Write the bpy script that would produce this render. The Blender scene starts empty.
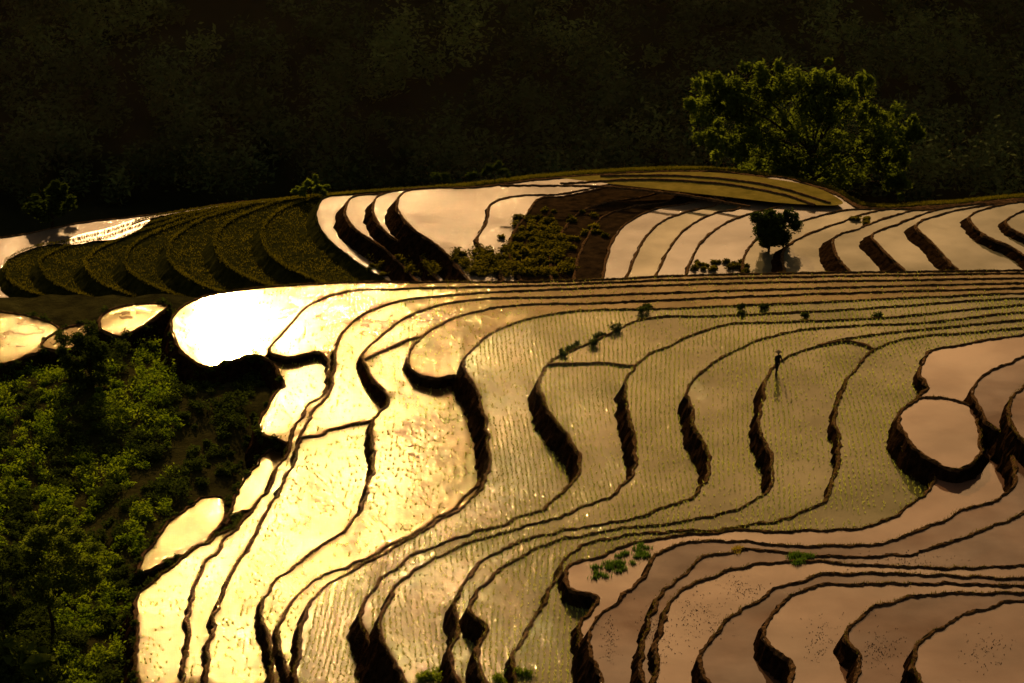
import bpy, math, numpy as np
from mathutils import Vector, noise
rng=np.random.default_rng(7)
F=3200.0; HC=76.0; PITCH=math.radians(19.6)
cp,sp=math.cos(PITCH),math.sin(PITCH)
def ray(u,v):
    a=(u-512)/F; b=(341.5-v)/F
    return np.array([a, cp+b*sp, -sp+b*cp])
def bp(u,v,h):
    d=ray(u,v); t=(h-HC)/d[2]
    return np.array([d[0]*t,d[1]*t,h])
def at_dist(u,v,dist):
    d=ray(u,v); t=dist/d[1]
    return np.array([d[0]*t,d[1]*t,HC+d[2]*t])
def project(P):
    z=P[:,2]-HC; dep=P[:,1]*cp-z*sp
    return 512+F*P[:,0]/dep, 341.5-F*(P[:,1]*sp+z*cp)/dep
scene=bpy.context.scene
def link(o): scene.collection.objects.link(o); return o
# ---------------------------------------------------------------- materials
def newmat(name):
    m=bpy.data.materials.new(name); m.use_nodes=True; nt=m.node_tree; nt.nodes.clear()
    out=nt.nodes.new('ShaderNodeOutputMaterial'); return m,nt,out
def N(nt,t): return nt.nodes.new(t)
def coords(nt):
    return N(nt,'ShaderNodeTexCoord').outputs['Object']
def noise_n(nt,co,scale,detail=3,rough=.55):
    n=N(nt,'ShaderNodeTexNoise'); n.inputs['Scale'].default_value=scale; n.inputs['Detail'].default_value=detail
    n.inputs['Roughness'].default_value=rough; nt.links.new(co,n.inputs['Vector']); return n
def ramp(nt,fac,stops):
    r=N(nt,'ShaderNodeValToRGB'); el=r.color_ramp.elements
    while len(el)<len(stops): el.new(.5)
    for e,(p,c) in zip(el,stops): e.position=p; e.color=(*c,1)
    nt.links.new(fac,r.inputs['Fac']); return r
def water_mat(name,mud1,mud2,w2=.1,w3=.01,ior=1.4,r_w=.045,sp_scale=5.5,sp_bump=.04,murk=.8,r3=.13,bump=.0006,tint=(.95,.95,.95),r1=.06):
    """muddy bed under a calm film (g1), wind-rippled patches (g2) and a faint wide lobe (g3) added to spread the sun glare"""
    m,nt,out=newmat(name); co=coords(nt); L=nt.links.new
    nz=noise_n(nt,co,.14,5,.6); rp=ramp(nt,nz.outputs['Fac'],[(.35,mud1),(.65,mud2)])
    n1=noise_n(nt,co,2,2,.5)
    b=N(nt,'ShaderNodeBump'); b.inputs['Strength'].default_value=1; b.inputs['Distance'].default_value=bump
    L(n1.outputs['Fac'],b.inputs['Height'])
    n2=noise_n(nt,co,sp_scale,2,.6)
    b2=N(nt,'ShaderNodeBump'); b2.inputs['Strength'].default_value=1; b2.inputs['Distance'].default_value=sp_bump
    L(n2.outputs['Fac'],b2.inputs['Height'])
    dif=N(nt,'ShaderNodeBsdfDiffuse'); L(rp.outputs['Color'],dif.inputs['Color'])
    def gl(r,bb,c=tint):
        g=N(nt,'ShaderNodeBsdfAnisotropic'); g.distribution='BECKMANN'; g.inputs['Roughness'].default_value=r
        g.inputs['Color'].default_value=(*c,1); L(bb.outputs['Normal'],g.inputs['Normal']); return g
    g1=gl(r1,b); g2=gl(r_w,b2); g3=gl(r3,b)
    # ripples come and go in patches
    np_=noise_n(nt,co,.35,3,.6); mp=N(nt,'ShaderNodeMapRange'); mp.inputs['From Min'].default_value=.38; mp.inputs['From Max'].default_value=.62
    mp.inputs['To Min'].default_value=w2*.35; mp.inputs['To Max'].default_value=w2*1.5; L(np_.outputs['Fac'],mp.inputs['Value'])
    mx=N(nt,'ShaderNodeMixShader'); L(mp.outputs[0],mx.inputs[0]); L(g1.outputs[0],mx.inputs[1]); L(g2.outputs[0],mx.inputs[2])
    mx3=N(nt,'ShaderNodeMixShader'); mx3.inputs[0].default_value=w3; L(mx.outputs[0],mx3.inputs[1]); L(g3.outputs[0],mx3.inputs[2])
    fr=N(nt,'ShaderNodeFresnel'); fr.inputs['IOR'].default_value=ior
    n3=noise_n(nt,co,.12,4,.6); mr=N(nt,'ShaderNodeMapRange'); mr.inputs['From Min'].default_value=.35; mr.inputs['From Max'].default_value=.65
    mr.inputs['To Min'].default_value=murk; mr.inputs['To Max'].default_value=1; L(n3.outputs['Fac'],mr.inputs['Value'])
    mu=N(nt,'ShaderNodeMath'); mu.operation='MULTIPLY'; L(fr.outputs[0],mu.inputs[0]); L(mr.outputs[0],mu.inputs[1])
    m2=N(nt,'ShaderNodeMixShader'); L(mu.outputs[0],m2.inputs[0]); L(dif.outputs[0],m2.inputs[1]); L(mx3.outputs[0],m2.inputs[2])
    L(m2.outputs[0],out.inputs['Surface']); return m
def soil_mat(name,c1,c2,scale=2.5,bump=.15):
    m,nt,out=newmat(name); co=coords(nt); L=nt.links.new
    nz=noise_n(nt,co,scale,6,.65); rp=ramp(nt,nz.outputs['Fac'],[(.35,c1),(.68,c2)])
    b=N(nt,'ShaderNodeBump'); b.inputs['Strength'].default_value=.9; b.inputs['Distance'].default_value=bump
    n2=noise_n(nt,co,scale*3,6,.7); L(n2.outputs['Fac'],b.inputs['Height'])
    p=N(nt,'ShaderNodeBsdfDiffuse')
    L(rp.outputs['Color'],p.inputs['Color']); L(b.outputs['Normal'],p.inputs['Normal']); L(p.outputs[0],out.inputs['Surface']); return m
def leaf_mat(name,c1,c2,trans=.45,scale=.8,tr=(1.3,1.5,.6)):
    m,nt,out=newmat(name); co=coords(nt); L=nt.links.new
    nz=noise_n(nt,co,scale,4,.7); rp=ramp(nt,nz.outputs['Fac'],[(.35,c1),(.66,c2)])
    d=N(nt,'ShaderNodeBsdfDiffuse'); L(rp.outputs['Color'],d.inputs['Color'])
    if trans==0: L(d.outputs[0],out.inputs['Surface']); return m
    t=N(nt,'ShaderNodeBsdfTranslucent')
    mc=N(nt,'ShaderNodeMixRGB'); mc.blend_type='MULTIPLY'; mc.inputs[0].default_value=1; mc.inputs[2].default_value=(*tr,1)
    L(rp.outputs['Color'],mc.inputs[1]); L(mc.outputs[0],t.inputs['Color'])
    mx=N(nt,'ShaderNodeMixShader'); mx.inputs[0].default_value=trans; L(d.outputs[0],mx.inputs[1]); L(t.outputs[0],mx.inputs[2])
    L(mx.outputs[0],out.inputs['Surface']); return m
W_gold=water_mat('water_silty_goldlit',(.03,.018,.005),(.06,.036,.011),w2=.55,w3=.035,ior=1.19,murk=.55,tint=(1,.84,.50),sp_bump=.036,r_w=.035,sp_scale=4.5,r3=.145,r1=.068)  # golden light is put into the reflection tint over the silty bed
W_back=water_mat('water_back_paddy',(.11,.085,.055),(.16,.12,.08),w2=.05,w3=.001,ior=1.32,murk=.5)
W_back2=water_mat('water_back_rice',(.09,.08,.045),(.14,.12,.07),w2=.05,w3=.001,ior=1.28,murk=.45,tint=(.98,.96,.82))
W_rice=water_mat('water_rice',(.05,.05,.016),(.09,.088,.03),w2=.35,w3=.004,murk=.5,ior=1.26,tint=(1,.93,.68),sp_bump=.045,sp_scale=4.5,r_w=.04)  # reflection tint also carries painted golden sun
W_clear=water_mat('water_clear',(.08,.042,.026),(.15,.08,.05),w2=.015,w3=.001,ior=1.48,bump=.001,murk=.6,tint=(1,.90,.76))
W_mud=water_mat('water_muddy',(.06,.034,.02),(.15,.085,.052),w2=.015,w3=.001,ior=1.29,bump=.001,murk=.3,tint=(.98,.9,.82))
BUND=soil_mat('bund_mud_rimlit',(.045,.025,.010),(.19,.105,.046),4)  # mud tone raised to paint a sunlit rim along the bund tops
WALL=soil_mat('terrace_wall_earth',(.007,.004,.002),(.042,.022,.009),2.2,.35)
BROWN=soil_mat('dry_paddy_soil',(.012,.008,.004),(.042,.025,.011),1.2,.06)
GRASSW=soil_mat('grass_bank',(.010,.012,.002),(.035,.035,.007),1.2,.12)
OLIVE=soil_mat('olive_field',(.14,.11,.018),(.24,.18,.035),.6,.05)
FORESTFLOOR=soil_mat('forest_floor',(.012,.014,.006),(.03,.03,.012),.1)
HILLG=soil_mat('bank_soil',(.02,.018,.006),(.045,.042,.012),.7,.15)
# ---------------------------------------------------------------- mesh utils
def fast_mesh(name,V,Fa,mat,smooth=False):
    V=np.asarray(V,dtype=np.float32); Fa=np.asarray(Fa,dtype=np.int32); k=Fa.shape[1]
    me=bpy.data.meshes.new(name); me.vertices.add(len(V)); me.vertices.foreach_set('co',V.ravel())
    me.loops.add(Fa.size); me.loops.foreach_set('vertex_index',Fa.ravel())
    me.polygons.add(len(Fa)); me.polygons.foreach_set('loop_start',np.arange(0,Fa.size,k,dtype=np.int32))
    me.update(calc_edges=True)
    if smooth: me.polygons.foreach_set('use_smooth',np.ones(len(me.polygons),dtype=bool))
    me.materials.append(mat); return link(bpy.data.objects.new(name,me))
def smooth_line(pts,step=2.5,wig=.65):
    P=np.array([(p[0],p[1]) for p in pts],float)
    P=np.vstack([2*P[0]-P[1],P,2*P[-1]-P[-2]]); out=[]
    for i in range(1,len(P)-2):
        p0,p1,p2,p3=P[i-1:i+3]; L=np.linalg.norm(p2-p1); n=max(2,int(L/(step if min(p1[0],p2[0])<1060 else 20)))
        d01=np.linalg.norm(p1-p0)+1e-6; d12=L+1e-6; d23=np.linalg.norm(p3-p2)+1e-6
        m1=((p1-p0)/d01+(p2-p1)/d12)*.5*d12; m2=((p2-p1)/d12+(p3-p2)/d23)*.5*d12
        for t in np.arange(n)/n:
            out.append((2*t**3-3*t**2+1)*p1+(t**3-2*t**2+t)*m1+(-2*t**3+3*t**2)*p2+(t**3-t**2)*m2)
    out.append(P[-2]); out=np.array(out)
    if wig:
        for i,q in enumerate(out):
            amp=min(max((q[1]-330)/60,0),1)
            w=noise.noise(Vector((q[0]*.045,q[1]*.06,1.7)))*(1.2+6.5*amp)+noise.noise(Vector((q[0]*.13,q[1]*.18,8.1)))*(.6+3.0*amp)+noise.noise(Vector((q[0]*.3,q[1]*.4,3.1)))*1.3
            w2=noise.noise(Vector((q[0]*.05,q[1]*.07,21.)))*(.6+2.4*amp)
            out[i]=q+np.array([w*wig,w*wig*.25+w2*wig])
    return out
def inpoly(x,y,poly):
    r=np.zeros(len(x),bool); n=len(poly)
    for i in range(n):
        x1,y1=poly[i]; x2,y2=poly[(i+1)%n]
        if y1==y2: continue
        c=((y1>y)!=(y2>y)); r^= c&(x<(x2-x1)*(y-y1)/(y2-y1)+x1)
    return r
slabs=[]
def strip_profile(L,prof,seed=0.,jit=.05):
    n=len(L); T=np.zeros((n,2)); T[1:-1]=L[2:,:2]-L[:-2,:2]; T[0]=L[1,:2]-L[0,:2]; T[-1]=L[-1,:2]-L[-2,:2]
    T/=np.linalg.norm(T,axis=1)[:,None]+1e-9; Nn=np.stack([-T[:,1],T[:,0]],1)
    V=[]
    for i in range(n):
        for j,(o,dz) in enumerate(prof):
            q=Vector((L[i,0]*1.3,L[i,1]*.8,seed+j*.7)); a=(noise.noise(q)*.6+1.0*noise.noise(q*4.1))*jit*(1+j*.6); b=(noise.noise(q*2.3+Vector((5,5,5)))+.6*noise.noise(q*6))*jit
            V.append((L[i,0]+Nn[i,0]*(o+a),L[i,1]+Nn[i,1]*(o+a),L[i,2]+dz+b))
    k=len(prof); Fc=[]
    for i in range(n-1):
        for j in range(k-1):
            Fc.append((i*k+j,i*k+j+1,(i+1)*k+j+1,(i+1)*k+j))
    return V,Fc
def slab(line,h,step,closure,top,wall=WALL,bund=BUND,bw=.16,bh=.09,batter=.45,name='rice_terrace'):
    L2=smooth_line(line); px=[tuple(p) for p in L2]+list(closure)
    Lw=np.array([bp(u,v,h) for u,v in L2]); Cw=np.array([bp(u,v,h) for u,v in closure]).reshape(-1,3)
    top_v=np.vstack([Lw,Cw]); V=[tuple(p) for p in top_v]; Fc=[tuple(range(len(V)-(0 if len(closure) else 1)))]; mi=[0]
    drop=step+1.3
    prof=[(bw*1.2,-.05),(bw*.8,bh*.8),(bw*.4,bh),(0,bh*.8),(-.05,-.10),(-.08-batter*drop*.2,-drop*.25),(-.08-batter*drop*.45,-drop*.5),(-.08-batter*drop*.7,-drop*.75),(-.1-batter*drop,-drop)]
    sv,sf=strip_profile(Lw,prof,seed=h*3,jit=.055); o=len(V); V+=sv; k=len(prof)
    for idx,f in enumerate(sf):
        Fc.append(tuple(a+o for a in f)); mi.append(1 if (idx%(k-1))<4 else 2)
    me=bpy.data.meshes.new(name); me.from_pydata(V,[],Fc); me.materials.append(top); me.materials.append(bund); me.materials.append(wall)
    me.polygons.foreach_set('material_index',mi); me.update()
    ob=link(bpy.data.objects.new(name,me))
    slabs.append(dict(h=h,px=px,w=top_v[:,:2],top=top,ob=ob)); return ob
def surf(u,v):
    for s in sorted(slabs,key=lambda s:-s['h']):
        if inpoly(np.array([u]),np.array([v]),s['px'][::2])[0]: return bp(u,v,s['h'])
    return bp(u,v,-4)
def bundline(pts,h,name='paddy_bund',bw=.24,bh=.11):
    L=np.array([bp(u,v,h) for u,v in smooth_line(pts)])
    V,Fc=strip_profile(L,[(bw*.6,-.05),(bw*.4,bh),(-bw*.3,bh),(-bw*.6,-.05)],jit=.05)
    return fast_mesh(name,V,Fc,BUND)
# ---------------------------------------------------------------- back hill terraces
P0=[(1300,188),(1100,192),(1024,196),(930,204),(862,204),(830,188),(760,174),(700,169),(620,171),(540,177),(470,185)]
def pre(k,upto):
    return [(x,y+.25*k) for x,y in P0 if x>upto+18]
def bclo(line): return [(line[-1][0]+10,345),(1300,345)]
G=GRASSW
back=[
 (-18.5,.8,W_back,WALL,[(330,196),(250,201),(150,215),(80,223),(30,233),(-70,248)]),
 (-17.7,1.0,G,G,[(300,199),(150,219),(110,232),(70,242),(30,250),(5,265),(12,283),(50,299),(100,312)]),
 (-16.7,1.2,G,G,[(300,199),(200,212),(150,224),(100,240),(60,250),(40,262),(50,280),(90,298),(140,308)]),
 (-15.6,1.2,G,G,[(300,199),(220,209),(160,226),(120,240),(95,252),(85,265),(100,283),(150,302)]),
 (-14.5,1.2,G,G,[(310,199),(240,206),(190,221),(150,236),(130,250),(125,265),(145,283),(195,302)]),
 (-13.4,1.2,G,G,[(310,199),(260,204),(215,216),(185,230),(170,245),(170,262),(195,283),(240,299)]),
 (-12.3,1.2,G,G,[(330,197),(285,201),(250,213),(225,226),(215,240),(220,258),(250,280),(300,294)]),
 (-11.3,1.0,G,G,[(340,196),(300,203),(275,215),(262,233),(270,255),(300,275),(340,290)]),
 (-10.5,1.0,W_back,G,[(345,195),(322,199),(315,213),(322,233),(350,258),(400,290)]),
 (-9.3,1.2,W_back,WALL,[(375,194),(349,199),(344,212),(354,228),(385,250),(425,290)]),
 (-8.4,1.2,W_back,WALL,[(395,191),(375,198),(372,212),(386,233),(412,250),(445,290)]),
 (-7.1,1.4,W_back,WALL,[(430,188),(402,193),(396,207),(408,225),(442,250),(475,290)]),
 (-6.8,.5,W_back,WALL,[(620,182),(560,194),(510,197),(490,205),(486,222),(476,240),(495,262),(505,290)]),
 (-6.55,.5,BROWN,WALL,[(620,184),(565,196),(537,200),(528,212),(514,232),(508,250),(525,290)]),
 (-6.3,.5,BROWN,WALL,[(650,195),(600,204),(575,215),(560,235),(550,260),(552,290)]),
 (-6.05,.5,BROWN,WALL,[(670,200),(630,207),(602,217),(588,235),(576,262),(572,290)]),
 (-5.85,.4,W_back,WALL,[(690,203),(655,209),(628,222),(612,240),(605,260),(600,290)]),
 (-5.65,.35,W_back2,WALL,[(715,205),(685,212),(655,226),(640,245),(630,265),(622,290)]),
 (-5.45,.35,W_back,WALL,[(740,207),(715,213),(685,229),(668,250),(650,290)]),
 (-5.25,.35,W_back,WALL,[(770,209),(742,216),(713,231),(695,250),(680,290)]),
 (-5.0,.6,W_back2,WALL,[(840,211),(790,225),(755,240),(742,262),(748,290)]),
 (-4.4,.9,W_back2,WALL,[(880,210),(835,224),(800,238),(782,252),(790,290)]),
 (-3.6,1.1,W_back2,WALL,[(910,211),(860,228),(832,240),(835,254),(870,290)]),
 (-2.9,1.1,W_back2,WALL,[(940,209),(895,225),(871,236),(882,250),(925,290)]),
 (-2.3,1.1,W_back2,WALL,[(980,206),(935,216),(915,226),(928,240),(975,290)]),
 (-1.8,1.1,W_back2,WALL,[(1040,200),(988,208),(968,217),(980,233),(1015,250),(1060,290)]),
 (-1.4,1.,W_back2,WALL,[(1090,204),(1020,212),(1005,222),(1040,245),(1100,290)]),
]
for k,(h,st,top,wall,ln) in enumerate(back):
    line=pre(k,ln[0][0])+ln
    slab(line,h,st,bclo(line) if k else [(-70,345),(1300,345)],top,wall,bund=(G if wall is G else BUND),batter=(1.1 if wall is G else (1.5 if h>-4.5 else .8)),bw=.2)
def field(pts,h,mat,name):
    L=[bp(u,v,h) for u,v in smooth_line(pts+[pts[0]],wig=.3)[:-1]]
    me=bpy.data.meshes.new(name); me.from_pydata([tuple(p) for p in L],[],[tuple(range(len(L)))]); me.materials.append(mat); me.update()
    return link(bpy.data.objects.new(name,me))
field([(560,178),(620,174),(700,172),(760,177),(825,191),(843,203),(800,204),(720,196),(640,187)],-4.95,OLIVE,'olive_field')
for l in ([(560,184),(640,180),(720,184),(780,194),(815,205)],[(600,176),(700,177),(770,186),(830,203)],[(500,186),(600,187),(680,195),(750,207)]):
    bundline(l,-4.92)
field([(58,244),(78,235),(108,228),(136,220),(128,227),(104,236),(84,244)],-17.55,W_back,'paddy_water')
field([(92,241),(118,231),(150,220),(138,230),(120,238)],-16.55,W_back,'paddy_water')
# ---------------------------------------------------------------- main hill terraces
MC=lambda line:[(line[-1][0],1000),(1350,1000)]
R=1350
main=[
 (-1.2,.8,W_gold,[(R,262),(1024,270),(700,275),(560,281),(430,282),(330,283),(250,289),(195,300),(172,318),(180,350),(205,366),(262,357),(284,384),(266,404),(258,432),(290,446),(284,475),(245,520),(200,545),(165,572),(140,592),(136,640),(136,700)]),
 (-.8,.5,W_gold,[(R,266),(1024,273),(700,279),(520,286),(400,289),(345,292),(305,308),(285,330),(268,350),(288,358),(318,352),(328,366),(322,392),(304,412),(294,432),(285,458),(262,497),(235,530),(206,562),(192,600),(184,650),(182,700)]),
 (-.2,.8,W_gold,[(R,271),(1024,278),(700,284),(540,290),(440,296),(395,302),(352,322),(336,345),(333,368),(326,394),(308,418),(300,440),(288,474),(266,510),(246,545),(228,580),(213,620),(206,660),(205,700)]),
 (.6,1.0,W_gold,[(R,276),(1024,283),(720,291),(560,297),(450,303),(405,318),(378,338),(363,355),(368,375),(382,392),(384,405),(372,424),(372,452),(368,490),(350,520),(318,550),(280,575),(266,592),(262,615),(270,645),(268,700)]),
 (1.2,.9,W_gold,[(R,281),(1024,288),(760,296),(600,303),(500,307),(450,320),(420,338),(406,358),(412,371),(436,379),(462,378),(474,395),(482,430),(484,470),(468,495),(430,525),(370,555),(310,585),(285,610),(278,640),(292,690),(295,700)]),
 (2.2,1.2,W_rice,[(R,285),(1024,293),(800,303),(660,309),(560,313),(510,325),(475,345),(463,362),(474,385),(484,420),(487,460),(477,492),(440,522),(385,552),(320,592),(300,625),(296,700)]),
 (3.6,1.6,W_rice,[(R,290),(1024,298),(840,310),(720,316),(640,320),(600,338),(565,354),(545,366),(539,385),(548,412),(568,440),(580,460),(574,482),(540,508),(480,530),(420,552),(380,580),(362,608),(368,640),(386,670),(395,700)]),
 (4.8,1.4,W_rice,[(R,296),(1024,305),(880,318),(790,322),(720,326),(670,345),(634,364),(624,385),(629,420),(637,448),(632,472),(605,498),(550,520),(490,537),(440,556),(400,580),(385,600),(384,640),(400,672),(410,700)]),
 (6.0,1.4,W_rice,[(R,303),(1024,312),(920,323),(850,326),(780,334),(728,354),(695,380),(688,405),(698,435),(709,460),(700,488),(655,512),(590,526),(530,538),(485,560),(462,585),(454,605),(458,628),(450,655),(470,700)]),
 (7.1,1.3,W_rice,[(R,310),(1024,320),(950,327),(880,334),(820,345),(780,362),(763,385),(761,430),(771,462),(770,486),(735,508),(680,522),(600,532),(545,545),(505,565),(480,590),(470,610),(486,630),(475,655),(492,700)]),
 (7.8,.8,W_rice,[(R,318),(1024,328),(970,333),(910,338),(872,350),(848,378),(836,410),(836,465),(830,492),(795,516),(730,528),(640,534),(575,550),(556,572),(546,600),(526,635),(512,660),(520,700)]),
 (8.5,.9,W_clear,[(R,325),(1050,331),(1000,338),(960,345),(928,354),(920,372),(926,390),(905,404),(895,425),(905,450),(935,478),(925,492),(880,522),(800,531),(720,531),(650,540),(600,556),(562,573),(568,588),(596,598),(578,628),(584,660),(595,700)]),
 (9.6,1.1,W_mud,[(R,330),(1100,336),(1040,350),(1010,362),(985,372),(973,388),(982,415),(1006,440),(1016,470),(1005,492),(960,512),(910,535),(860,545),(780,545),(700,541),(655,556),(640,580),(610,605),(588,630),(596,665),(606,700)]),
 (10.6,1.,W_mud,[(R,375),(1080,380),(1022,390),(1006,405),(1013,430),(1038,455),(1050,485),(1024,512),(970,535),(900,555),(830,556),(750,550),(700,560),(670,585),(652,610),(646,640),(640,670),(650,700)]),
 (11.2,.7,W_clear,[(R,560),(1024,566),(960,568),(880,566),(800,562),(745,567),(700,582),(670,600),(660,630),(652,700)]),
 (12.,1.,W_mud,[(R,572),(1024,578),(940,576),(870,573),(810,577),(770,592),(735,615),(708,642),(698,662),(715,700)]),
 (12.9,1.,W_clear,[(R,580),(1024,586),(950,584),(880,584),(820,586),(785,600),(762,626),(766,645),(788,662),(786,700)]),
 (13.8,1.,W_mud,[(R,588),(1024,593),(960,593),(900,600),(860,615),(846,636),(858,660),(852,700)]),
 (14.7,1.,W_clear,[(R,594),(1060,598),(1000,604),(955,618),(922,640),(914,660),(930,700)]),
]
for h,st,top,ln in main: slab(ln,h,st,MC(ln),top)
slab([(978,408),(955,400),(930,398),(906,403),(899,422),(912,446),(940,466),(962,470),(974,462),(982,436),(978,408)],9.15,.9,[],W_clear)
bundline([(548,366),(590,363),(634,366)],3.62)
bundline([(366,360),(410,340),(480,330)],.62)
bundline([(300,440),(335,430),(374,421)],-.18)
bundline([(820,346),(850,342),(880,352)],7.12)
bundline([(470,600),(530,612)],6.02)
LB=-3.2
def bankz(x,y): return LB+1.1*noise.noise(Vector((x*.12,y*.06,0)))+.4*noise.noise(Vector((x*.5,y*.3,4)))
us=np.linspace(-420,345,110); vs=np.linspace(296,1000,130); V=[];
for v in vs:
    for u in us:
        p=bp(u,v,LB); V.append((p[0],p[1],bankz(p[0],p[1])))
Fc=[(j*110+i,(j+1)*110+i,(j+1)*110+i+1,j*110+i+1) for j in range(129) for i in range(109)]
fast_mesh('grassy_bank',V,Fc,HILLG,True)
def pool(pts,h):
    return slab(pts+[pts[0]],h,.6,[],W_gold)
pool([(225,524),(240,515),(262,505),(283,478),(290,450),(268,450),(247,478)],-1.9)
pool([(132,574),(170,562),(205,542),(228,512),(222,497),(188,506),(152,543)],-2.0)
pool([(100,330),(120,336),(150,322),(168,306),(130,305),(100,316)],-2.0)
pool([(-60,362),(20,360),(60,330),(50,322),(-60,322)],-2.2)
pool([(58,352),(80,345),(92,325),(60,330),(40,345)],-2.1)
# ---------------------------------------------------------------- ground to horizon + forest hill
def gz(x,y):
    z=-26
    s=min(max((y-340-8*math.sin(x*.03))/70,0),1); z+=s*34
    s2=max(y-410,0); z+=min(s2*.04,30)
    return z+ (2.0*noise.noise(Vector((x*.05,y*.05,0))) if y>310 else 0)
xs=np.concatenate([np.linspace(-3000,-200,15),np.linspace(-190,190,90),np.linspace(200,3000,15)])
ys=np.concatenate([np.linspace(-500,290,12),np.linspace(300,430,70),np.linspace(450,4000,25)])
V=[(x,y,gz(x,y)) for y in ys for x in xs]; nx=len(xs)
Fc=[(j*nx+i,j*nx+i+1,(j+1)*nx+i+1,(j+1)*nx+i) for j in range(len(ys)-1) for i in range(nx-1)]
fast_mesh('ground',V,Fc,FORESTFLOOR,True)
# thin valley haze standing between the terraces and the forested slope
hm,hnt,hout=newmat('evening_haze'); vs_=N(hnt,'ShaderNodeVolumeScatter'); vs_.inputs['Color'].default_value=(1,.75,.5,1); vs_.inputs['Density'].default_value=.0004; vs_.inputs['Anisotropy'].default_value=.85
hnt.links.new(vs_.outputs[0],hout.inputs['Volume'])
hx,hy0,hy1,hz0,hz1=600,312,324,-30,90
HV=[(-hx,hy0,hz0),(hx,hy0,hz0),(hx,hy1,hz0),(-hx,hy1,hz0),(-hx,hy0,hz1),(hx,hy0,hz1),(hx,hy1,hz1),(-hx,hy1,hz1)]
fast_mesh('valley_haze',HV,[(0,3,2,1),(4,5,6,7),(0,1,5,4),(1,2,6,5),(2,3,7,6),(3,0,4,7)],hm)
# ---------------------------------------------------------------- foliage
def leaf_cloud(name,blobs,n_per,size,mat,drop=0.,flat=.75,shell=.45,parent=None):
    B=np.array([(b[0],b[1],b[2],b[3],b[4] if len(b)>4 else b[3]*flat) for b in blobs]); nb=len(B)
    cnt=np.maximum(8,(n_per*np.ones(nb) if np.isscalar(n_per) else np.array(n_per))).astype(int)
    idx=np.repeat(np.arange(nb),cnt); n=len(idx)
    d=rng.normal(size=(n,3)); d/=np.linalg.norm(d,axis=1)[:,None]; r=rng.random(n)**shell
    r*=1+.18*rng.normal(size=n)
    C=B[idx,:3]+d*r[:,None]*np.stack([B[idx,3],B[idx,3],B[idx,4]],1)
    a=rng.normal(size=(n,3)); a[:,2]*=.6; a[:,2]-=drop; a/=np.linalg.norm(a,axis=1)[:,None]
    b=np.cross(a,rng.normal(size=(n,3))); b/=np.linalg.norm(b,axis=1)[:,None]
    s=size*(.5+rng.random(n))[:,None]
    V=np.empty((n,4,3)); V[:,0]=C-a*s; V[:,1]=C+b*s*.4; V[:,2]=C+a*s; V[:,3]=C-b*s*.4
    Fa=np.arange(n*4).reshape(n,4)
    o=fast_mesh(name,V.reshape(-1,3),Fa,mat)
    if parent: o.parent=parent
    return o
BARK=soil_mat('bark',(.02,.014,.008),(.05,.035,.02),4,.05)
def tubes(name,paths,mat,parent=None,seg=7):
    V=[];Fc=[]
    for pts,rad in paths:
        pts=[Vector(p) for p in pts]; o=len(V)
        for i,p in enumerate(pts):
            t=(pts[min(i+1,len(pts)-1)]-pts[max(i-1,0)]).normalized(); a=t.orthogonal().normalized(); b=t.cross(a)
            for k in range(seg):
                an=2*math.pi*k/seg; V.append(tuple(p+(a*math.cos(an)+b*math.sin(an))*rad[i]))
        for i in range(len(pts)-1):
            for k in range(seg): Fc.append((o+i*seg+k,o+i*seg+(k+1)%seg,o+(i+1)*seg+(k+1)%seg,o+(i+1)*seg+k))
    ob=fast_mesh(name,V,Fc,mat,True)
    if parent: ob.parent=parent
    return ob
L_forest=leaf_mat('forest_leaves',(.03,.04,.012),(.10,.12,.035),0,.12)
L_forest2=leaf_mat('forest_leaves_lit',(.08,.10,.025),(.19,.21,.05),0,.2)  # paler leaf copy, paints lit crowns into the shaded slope
L_tree=leaf_mat('tree_leaves',(.055,.075,.012),(.15,.18,.03),.5,.35,(1.3,1.4,.6))
L_bush=leaf_mat('bush_leaves',(.05,.09,.010),(.16,.21,.024),.5,.5,(1.7,1.7,.3))
L_dark=leaf_mat('dark_leaves',(.025,.035,.008),(.06,.075,.016),.3,.6)
L_rice=leaf_mat('rice_leaves',(.28,.32,.10),(.48,.50,.17),.55,.3,(1.2,1.25,.55))
L_grass=leaf_mat('grass_leaves',(.04,.045,.007),(.10,.10,.016),.5,.3,(1.6,1.35,.4))
bl=[];cn=[];bl2=[];cn2=[]
for i in range(560):
    y=rng.uniform(327,392); x=rng.uniform(-76,76); r=rng.uniform(1.3,4.2)
    z=gz(x,y)+r*rng.uniform(.8,1.6)
    A,B=(bl2,cn2) if noise.noise(Vector((x*.06,y*.08,2)))+.4*rng.normal()*.5>.12 else (bl,cn)
    A.append((x,y,z,r,r*.95)); B.append(120*r)
leaf_cloud('forest',bl,cn,.33,L_forest); leaf_cloud('forest',bl2,cn2,.33,L_forest2)
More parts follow.
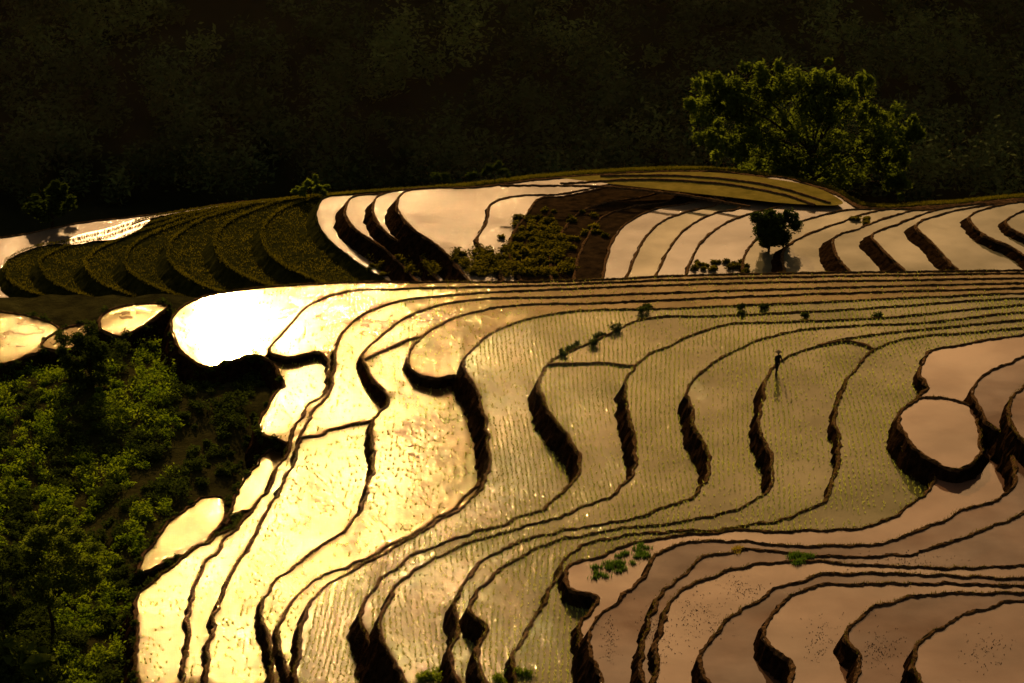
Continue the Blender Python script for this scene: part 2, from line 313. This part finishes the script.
def tree(name,base,height,crown,leaf,n,size,trunk_r=.2,drop=0.,spread=1.,q0=.35,q1=.62,sub=5):
    e=link(bpy.data.objects.new(name,None)); base=np.array(base)
    paths=[([tuple(base-[0,0,.5]),tuple(base+[.1,0,height*.25]),tuple(base+[-.1,.1,height*.5]),tuple(base+[0,0,height*.75])],[trunk_r,trunk_r*.8,trunk_r*.6,trunk_r*.3])]
    bb=[]
    for (dx,dz,r,rz) in crown:
        dy=rng.uniform(-1,1)*spread*r; c=base+[dx,dy,dz]; s=base+[0,0,min(height*.6,dz*.55)]
        mid=(s+c)/2+[0,0,.12*height*.3]; paths.append(([tuple(s),tuple(mid),tuple(c)],[trunk_r*.45,trunk_r*.3,trunk_r*.1]))
        for _ in range(sub):
            o=rng.normal(size=3)*r*.5; o[2]*=rz/r; q=rng.uniform(q0,q1); bb.append((c[0]+o[0],c[1]+o[1],c[2]+o[2],r*q,rz*q))
    tubes('trunk_and_limbs',paths,BARK,e)
    leaf_cloud('crown',bb,n,size,leaf,drop=drop,parent=e,shell=.6)
    return e
bt=at_dist(810,215,304)
def crown_px(base,dist,items):
    k=dist/F*1.04; bu,bv=project(np.array([base])); return [((u-bu[0])*k,(bv[0]-v)*k,r*k,rz*k) for u,v,r,rz in items]
big=[(700,105,16,20),(716,88,18,16),(735,120,20,23),(750,80,18,18),(765,105,22,27),(785,85,18,22),(800,115,25,27),(825,85,16,18),(830,110,22,26),(850,97,14,20),(865,125,20,25),(885,137,18,22),(900,150,14,20),(907,128,8,10),(880,165,20,18),(850,155,24,24),(815,155,26,24),(780,150,26,24),(745,148,20,24),(715,138,14,14),(840,180,25,14),(790,180,25,12),(895,178,14,14),(760,175,20,14),(730,95,16,16),(812,100,16,18)]
tree('bamboo_clump',bt,11,crown_px(bt,314,big),L_tree,150,.25,.3,drop=.5,spread=.8,q0=.15,q1=.6,sub=13)
b=surf(768,252); D=b[1]
tree('shade_tree',b,2.6,crown_px(b,D,[(758,215,12,11),(773,211,12,10),(786,222,12,11),(762,228,14,11),(778,235,14,11),(766,242,12,8),(788,214,7,7),(770,222,14,12),(770,232,14,10),(764,220,13,11),(780,226,13,10)]),L_dark,300,.13,.12,spread=.6)
b=at_dist(52,225,300)
tree('conical_tree',b,3.6,crown_px(b,304,[(55,186,7,9),(62,200,10,10),(48,205,11,9),(58,213,14,8),(38,212,8,6),(66,190,6,8),(28,208,5,5)]),L_dark,150,.25,.15)
b=at_dist(310,197,285)
tree('shrub',b,1.2,crown_px(b,290,[(303,188,7,5),(314,184,6,6),(321,190,6,4),(296,191,4,3)]),L_tree,110,.2,.06)
b=at_dist(494,180,290)
tree('shrub',b,1.,crown_px(b,290,[(488,171,5,5),(497,168,6,5),(504,173,6,4),(440,178,8,4),(470,178,6,3)]),L_dark,90,.2,.05)
bl=[]
def weeds(u0,u1,v0,v1,n,r0,r1,out):
    for _ in range(n):
        u=rng.uniform(u0,u1); v=rng.uniform(v0,v1); p=surf(u,v); r=rng.uniform(r0,r1); out.append((p[0],p[1],p[2]+r*.3,r,r*.7))
weeds(375,440,258,277,50,.2,.7,bl); weeds(430,500,252,276,70,.25,.8,bl); weeds(500,575,238,276,110,.2,.7,bl); weeds(540,610,208,240,30,.15,.4,bl)
weeds(690,750,262,272,20,.15,.4,bl); weeds(515,560,218,250,40,.2,.5,bl); weeds(850,870,218,226,6,.2,.4,bl); weeds(365,400,250,270,14,.2,.5,bl)
leaf_cloud('weeds',bl,130,.14,L_grass)
P=[]
gs=[s for s in slabs if s['top'] is G]
for gi,s in enumerate(gs):
    n=22000; us_=rng.uniform(-5,400,n); vv_=rng.uniform(204,345,n); k=inpoly(us_,vv_,s['px'][::2])
    k&=~((us_<150)&(vv_<246)&(us_>50))
    hi=[t for t in slabs if s['h']<t['h']<-10][:2]
    for t in hi: k&=~inpoly(us_,vv_,t['px'][::2])
    k&=rng.random(n)<.6
    P+= [bp(a,b_,s['h']) for a,b_ in zip(us_[k],vv_[k])]
    W=s['w']
    for i in range(len(W)-1):
        if np.linalg.norm(W[i+1]-W[i])<1.5:
            for _ in range(6): q=W[i]+(W[i+1]-W[i])*rng.random(); P.append(np.array([q[0],q[1],s['h']+.18]))
P=np.array(P)
nb=3; C=np.repeat(P,nb,0)+rng.normal(size=(len(P)*nb,3))*[.12,.18,0]; n=len(C); a=rng.uniform(0,6.28,n); l=rng.uniform(.06,.2,n)
w=np.stack([-np.sin(a),np.cos(a),0*a],1)*.04; t=C+np.stack([np.cos(a)*l*.5,np.sin(a)*l*.5,l],1)
V=np.empty((n,3,3)); V[:,0]=C-w; V[:,1]=C+w; V[:,2]=t
fast_mesh('grass',V.reshape(-1,3),np.arange(n*3).reshape(n,3),L_grass)
# ---------------------------------------------------------------- left bank bushes
bl=[];cn=[];bd=[];cd=[]
shore=[(0,352),(60,352),(110,340),(165,325),(190,368),(255,362),(275,386),(255,410),(250,440),(238,480),(190,500),(150,535),(128,575),(134,700),(-40,700),(-40,352)]
cntb=0
while cntb<1300:
    u=rng.uniform(-40,280); v=rng.uniform(340,700)
    if not inpoly(np.array([u]),np.array([v]),shore)[0]: continue
    dpath=abs((v-(540-(u-70)*.75)))
    if 70<u<215 and dpath<9: continue
    p=bp(u,v,LB); z=bankz(p[0],p[1]); r=rng.uniform(.2,.7)*(1.6 if rng.random()<.12 else 1)
    dark=noise.noise(Vector((u*.03,v*.035,9)))<-.08 or u>185
    if u>185: r*=.7
    if v>560 and u<60: dark=True
    (bd if dark else bl).append((p[0],p[1],z+r*.5,r)); (cd if dark else cn).append(180*r+40); cntb+=1
leaf_cloud('fern_thicket',bl,cn,.11,L_bush,shell=.6)
leaf_cloud('shrub_thicket',bd,cd,.12,L_dark,shell=.6)
b=bp(92,392,LB)
tree('small_tree',b,3.2,crown_px(b,b[1]*1.05,[(85,340,18,14),(102,352,18,14),(80,362,20,14),(98,375,16,14),(70,350,10,10)]),L_dark,260,.15,.12)
b=bp(52,640,LB)
tree('small_tree',b,4,crown_px(b,b[1]*1.05,[(40,535,22,12),(65,530,20,12),(85,545,22,14),(30,552,22,14),(55,555,25,16),(78,570,22,14),(45,580,18,12),(97,562,10,10)]),L_tree,330,.12,.14)
b=bp(5,660,LB)
tree('small_tree',b,4,crown_px(b,b[1]*1.05,[(5,565,22,20),(-10,590,25,20),(12,600,14,18),(0,630,22,20)]),L_dark,330,.13,.14)
bl=[]
for u,v in [(10,668),(25,676),(-5,660),(40,682)]:
    p=bp(u,v,LB); bl.append((p[0],p[1],p[2]+1.2,.9))
leaf_cloud('banana_plant',bl,60,.5,L_tree,drop=.3)
bl=[]
for u,v,r in [(205,380,.8),(225,375,.9),(240,385,.9),(215,395,1.),(255,385,.6),(235,405,.9),(262,395,.5),(200,400,1.),(245,425,.7),(225,430,.8),(282,428,.35),(288,436,.3)]:
    for _ in range(4):
        p=bp(u+rng.normal()*6,v+rng.normal()*6,LB); q=r*rng.uniform(.4,.8); bl.append((p[0],p[1],p[2]+r*.8,q,q*.9))
for s in slabs:
    if not(-2.3<s['h']<-1.15): continue
    W=s['w']; U,Vv=project(np.column_stack([W,np.full(len(W),s['h'])]))
    for i in range(0,len(W)-2,2):
        if 0<U[i]<310 and 300<Vv[i]<700 and rng.random()<.75 and (s['h']<-1.8 or (U[i]<300 and Vv[i]>330)):
            T=W[i+1]-W[i]; T/=np.linalg.norm(T)+1e-9; Nn=np.array([-T[1],T[0]]); q=rng.uniform(.12,.42)
            bl.append((W[i][0]-Nn[0]*.1,W[i][1]-Nn[1]*.1,s['h']-rng.uniform(-.15,.7),q,q))
leaf_cloud('shore_bush',bl,120,.11,L_dark,shell=.6)
bl=[]
for u,v,r in [(566,352,.35),(574,348,.4),(592,345,.45),(598,338,.45),(615,332,.45),(562,357,.25),(640,312,.4),(649,309,.35),(741,308,.35),(762,308,.4),(741,315,.3),(880,318,.4),(805,318,.3)]:
    p=surf(u,v)
    for _ in range(3): 
        q=r*rng.uniform(.4,.8); bl.append((p[0]+rng.normal()*r*.5,p[1]+rng.normal()*r*.5,p[2]+r*rng.uniform(.2,.8),q,q*.9))
leaf_cloud('bund_shrubs',bl,120,.09,L_dark)
def bundle(name,pts,mat,hgt=.35,n=60):
    V=[];Fa=[]
    for u,v in pts:
        p=surf(u,v)
        for _ in range(n):
            a=rng.uniform(0,6.28); l=hgt*rng.uniform(.6,1.2); o=p+np.array([rng.normal()*.12,rng.normal()*.12,0])
            t=o+np.array([math.cos(a)*l*.5,math.sin(a)*l*.5,l]); w=np.array([-math.sin(a),math.cos(a),0])*.03
            k=len(V); V+= [o-w,o+w,t]; Fa.append((k,k+1,k+2))
    return fast_mesh(name,V,Fa,mat)
L_seed=leaf_mat('seedling_leaves',(.05,.09,.015),(.10,.16,.03),.4,1.)
pts=[(598+i*9.+rng.uniform(-6,6),576-i*4.5+rng.uniform(-10,7)) for i in range(6) for _ in range(5)]
bundle('rice_seedling_bundles',pts,L_seed,.22,40)
bundle('rice_seedling_bundles',[(790+rng.uniform(0,26),556+rng.uniform(-2,8)) for _ in range(14)],L_seed,.22,40)
bundle('rice_seedling_bundles',[(738+rng.uniform(-5,5),550+rng.uniform(-2,3)) for _ in range(5)],leaf_mat('straw',(.2,.13,.02),(.3,.2,.03)),.2,20)
V=[]
for u0,v0,du,dv,n in [(655,640,18,35,220),(700,620,25,30,160),(880,650,25,20,120),(610,640,10,25,90),(740,590,25,12,90),(985,650,30,20,80),(820,640,20,25,90),(900,560,60,8,90)]:
    for _ in range(n):
        p=surf(u0+rng.normal()*du*.5,v0+rng.normal()*dv*.5)
        for _ in range(2):
            a=rng.uniform(0,6.28); l=rng.uniform(.02,.07); o=p+np.array([rng.normal()*.05,rng.normal()*.05,-.005]); w=np.array([-math.sin(a),math.cos(a),0])*.025
            V+=[o-w,o+w,o+np.array([math.cos(a)*.04,math.sin(a)*.04,l])]
V=np.array(V); fast_mesh('mud_clods',V,np.arange(len(V)).reshape(-1,3),WALL)
bl=[]
for u,v in [(420,678),(435,674),(450,680),(520,676),(505,682)]:
    for _ in range(4):
        p=surf(u+rng.normal()*6,v+rng.normal()*3); bl.append((p[0],p[1],p[2]+.1,rng.uniform(.15,.4),.25))
leaf_cloud('bund_weeds',bl,90,.09,L_bush)
V=[]
for s in slabs:
    if s['h']<-1.3: continue
    W=s['w']; 
    for i in range(0,len(W)-1):
        if np.linalg.norm(W[i+1]-W[i])>1.5: continue
        if noise.noise(Vector((W[i][0]*.25,W[i][1]*.12,s['h'])))<-.05: continue
        for _ in range(4):
            q=W[i]+(W[i+1]-W[i])*rng.random(); a=rng.uniform(0,6.28); l=rng.uniform(.05,.16)
            o=np.array([q[0]+rng.normal()*.06,q[1]+rng.normal()*.06,s['h']+.05]); t=o+np.array([math.cos(a)*l*.6,math.sin(a)*l*.6,l]); w=np.array([-math.sin(a),math.cos(a),0])*.02
            V+=[o-w,o+w,t]
V=np.array(V); fast_mesh('bund_grass',V,np.arange(len(V)).reshape(-1,3),L_grass)
# ---------------------------------------------------------------- rice seedlings
allV=[]; 
ms=[s for s in slabs if s['h']>-1.3 and s['h']<9.7 and len(s['px'])>150]
for si,s in enumerate(ms):
    dens={'water_rice':1.,'water_silty_goldlit':.22}.get(s['top'].name,0)
    if dens==0: continue
    w=s['w']; x0,x1=max(w[:,0].min(),-36),min(w[:,0].max(),36); y0,y1=w[:,1].min(),min(w[:,1].max(),290); y0=max(y0,100)
    dx,dy=.30,.2
    gx,gy=np.meshgrid(np.arange(x0,x1,dx),np.arange(y0,y1,dy)); X=gx.ravel()+rng.normal(size=gx.size)*.028; Y=gy.ravel()+rng.normal(size=gx.size)*.09
    X=X+.9*np.sin(Y*.07+s['h'])
    P=np.stack([X,Y,np.full(len(X),s['h'])],1); u,v=project(P)
    k=(u>-15)&(u<1040)&(v<700)&(v>255)&(rng.random(len(X))<dens*.9); P=P[k]
    k=inpoly(P[:,0],P[:,1],w[::2]); P=P[k]
    for t in ms[si+1:si+4]:
        k=inpoly(P[:,0],P[:,1],t['w'][::2]); P=P[~k]
    if len(P):
        pn=np.array([noise.noise(Vector((a*.3,b_*.12,s['h']))) for a,b_ in P[:,:2]]); P=P[rng.random(len(P))<np.clip(.85+pn*1.3,.25,1)]
    allV.append(P)
P=np.vstack(allV)
nb=4; C=np.repeat(P,nb,0); n=len(C); a=rng.uniform(0,6.28,n); l=rng.uniform(.07,.19,n)
o=C+np.stack([rng.normal(size=n)*.022,rng.normal(size=n)*.05,np.full(n,-.01)],1)
w=np.stack([-np.sin(a),np.cos(a),0*a],1)*.018; t=o+np.stack([np.cos(a)*l*.6,np.sin(a)*l*.6,l],1)
V=np.empty((n,3,3)); V[:,0]=o-w; V[:,1]=o+w; V[:,2]=t
fast_mesh('rice_seedlings',V.reshape(-1,3),np.arange(n*3).reshape(n,3),L_rice)
# ---------------------------------------------------------------- farmer
def farmer(u,v):
    base=surf(u,v)
    e=link(bpy.data.objects.new('farmer',None)); e.location=base
    def skin(name,V,E,Rr,mat,root=0):
        me=bpy.data.meshes.new(name); me.from_pydata(V,E,[]); ob=link(bpy.data.objects.new(name,me)); ob.parent=e
        md=ob.modifiers.new('skin','SKIN'); 
        for i,r in enumerate(Rr): me.skin_vertices[0].data[i].radius=(r,r)
        me.skin_vertices[0].data[root].use_root=True
        sb=ob.modifiers.new('sub','SUBSURF'); sb.levels=1; sb.render_levels=1; me.materials.append(mat); return ob
    cloth=soil_mat('dark_cloth',(.015,.012,.012),(.03,.025,.025),8,.02); skinm=soil_mat('skin',(.2,.11,.07),(.26,.15,.1),8,.005)
    V=[(0,0,.86),(0,.0,1.1),(0,-.03,1.32),(0,-.05,1.42),(-.1,0,.84),(-.13,-.08,.46),(-.14,.0,.04),(.1,0,.84),(.13,.12,.46),(.14,.22,.05),
       (-.19,-.04,1.33),(-.27,-.08,1.08),(-.2,-.26,.95),(.19,-.04,1.33),(.27,-.1,1.08),(.18,-.28,.98),(-.14,-.14,.0),(.14,.08,.0)]
    E=[(0,1),(1,2),(2,3),(0,4),(4,5),(5,6),(0,7),(7,8),(8,9),(2,10),(10,11),(11,12),(2,13),(13,14),(14,15),(6,16),(9,17)]
    Rr=[.15,.14,.16,.06,.1,.07,.05,.1,.07,.05,.07,.05,.035,.07,.05,.035,.04,.04]
    skin('clothed_body',V,E,Rr,cloth)
    skin('head',[(0,-.06,1.42),(0,-.07,1.5),(0,-.08,1.58),(0,-.08,1.66),(0,-.18,1.57)],[(0,1),(1,2),(2,3),(2,4)],[.05,.075,.1,.07,.02],skinm)
    for sx,wx in((-1,-.2),(1,.18)):
        V=[(wx,-.26,.96),(wx,-.33,.94)];E=[(0,1)];Rr=[.03,.035]
        for i in range(4):
            k=len(V); V+=[(wx+(i-1.5)*.022,-.38,.93),(wx+(i-1.5)*.024,-.42,.91-.005*i)]; E+=[(1,k),(k,k+1)]; Rr+=[.009,.008]
        k=len(V); V+=[(wx-sx*.045,-.33,.93),(wx-sx*.06,-.37,.91)]; E+=[(1,k),(k,k+1)]; Rr+=[.011,.009]
        skin('hand',V,E,Rr,skinm)
    V=[(0,-.07,1.78)];Fc=[]
    for k in range(16):
        an=k/16*6.2832; V.append((.23*math.cos(an),-.07+.23*math.sin(an),1.62))
    Fc=[(0,1+k,1+(k+1)%16) for k in range(16)]
    h=fast_mesh('conical_hat',V,Fc,soil_mat('straw_hat',(.2,.14,.07),(.3,.22,.1),10,.01)); h.parent=e
    e.rotation_euler[2]=.7
farmer(777,376)
# ---------------------------------------------------------------- light, world, camera
d=ray(226,318); sd=Vector((d[0],d[1],-d[2])).normalized()
el=math.asin(sd.z); rot=math.atan2(sd.x,sd.y)
sl=bpy.data.lights.new('sun','SUN'); sl.energy=5.0; sl.angle=math.radians(.5); sl.color=(1,.64,.27)
so=link(bpy.data.objects.new('sun',sl)); so.rotation_euler=(-sd).to_track_quat('-Z','Y').to_euler()
w=bpy.data.worlds.new('World'); scene.world=w; w.use_nodes=True; nt=w.node_tree; bg=nt.nodes['Background']
sk=nt.nodes.new('ShaderNodeTexSky'); sk.sky_type='NISHITA'; sk.sun_disc=False; sk.sun_elevation=el; sk.sun_rotation=rot
sk.dust_density=4; sk.air_density=1.5
mc=nt.nodes.new('ShaderNodeMixRGB'); mc.blend_type='MULTIPLY'; mc.inputs[0].default_value=1; mc.inputs[2].default_value=(1,.75,.54,1)
nt.links.new(sk.outputs[0],mc.inputs[1]); nt.links.new(mc.outputs[0],bg.inputs['Color']); bg.inputs['Strength'].default_value=.068
cam=bpy.data.cameras.new('camera'); co=link(bpy.data.objects.new('camera',cam)); co.location=(0,0,HC)
co.rotation_euler=(math.pi/2-PITCH,0,0); cam.sensor_width=36; cam.lens=36*F/1024; cam.clip_end=6000; cam.clip_start=1
scene.camera=co
scene.view_settings.view_transform='Standard'; scene.view_settings.look='None'; scene.view_settings.exposure=0
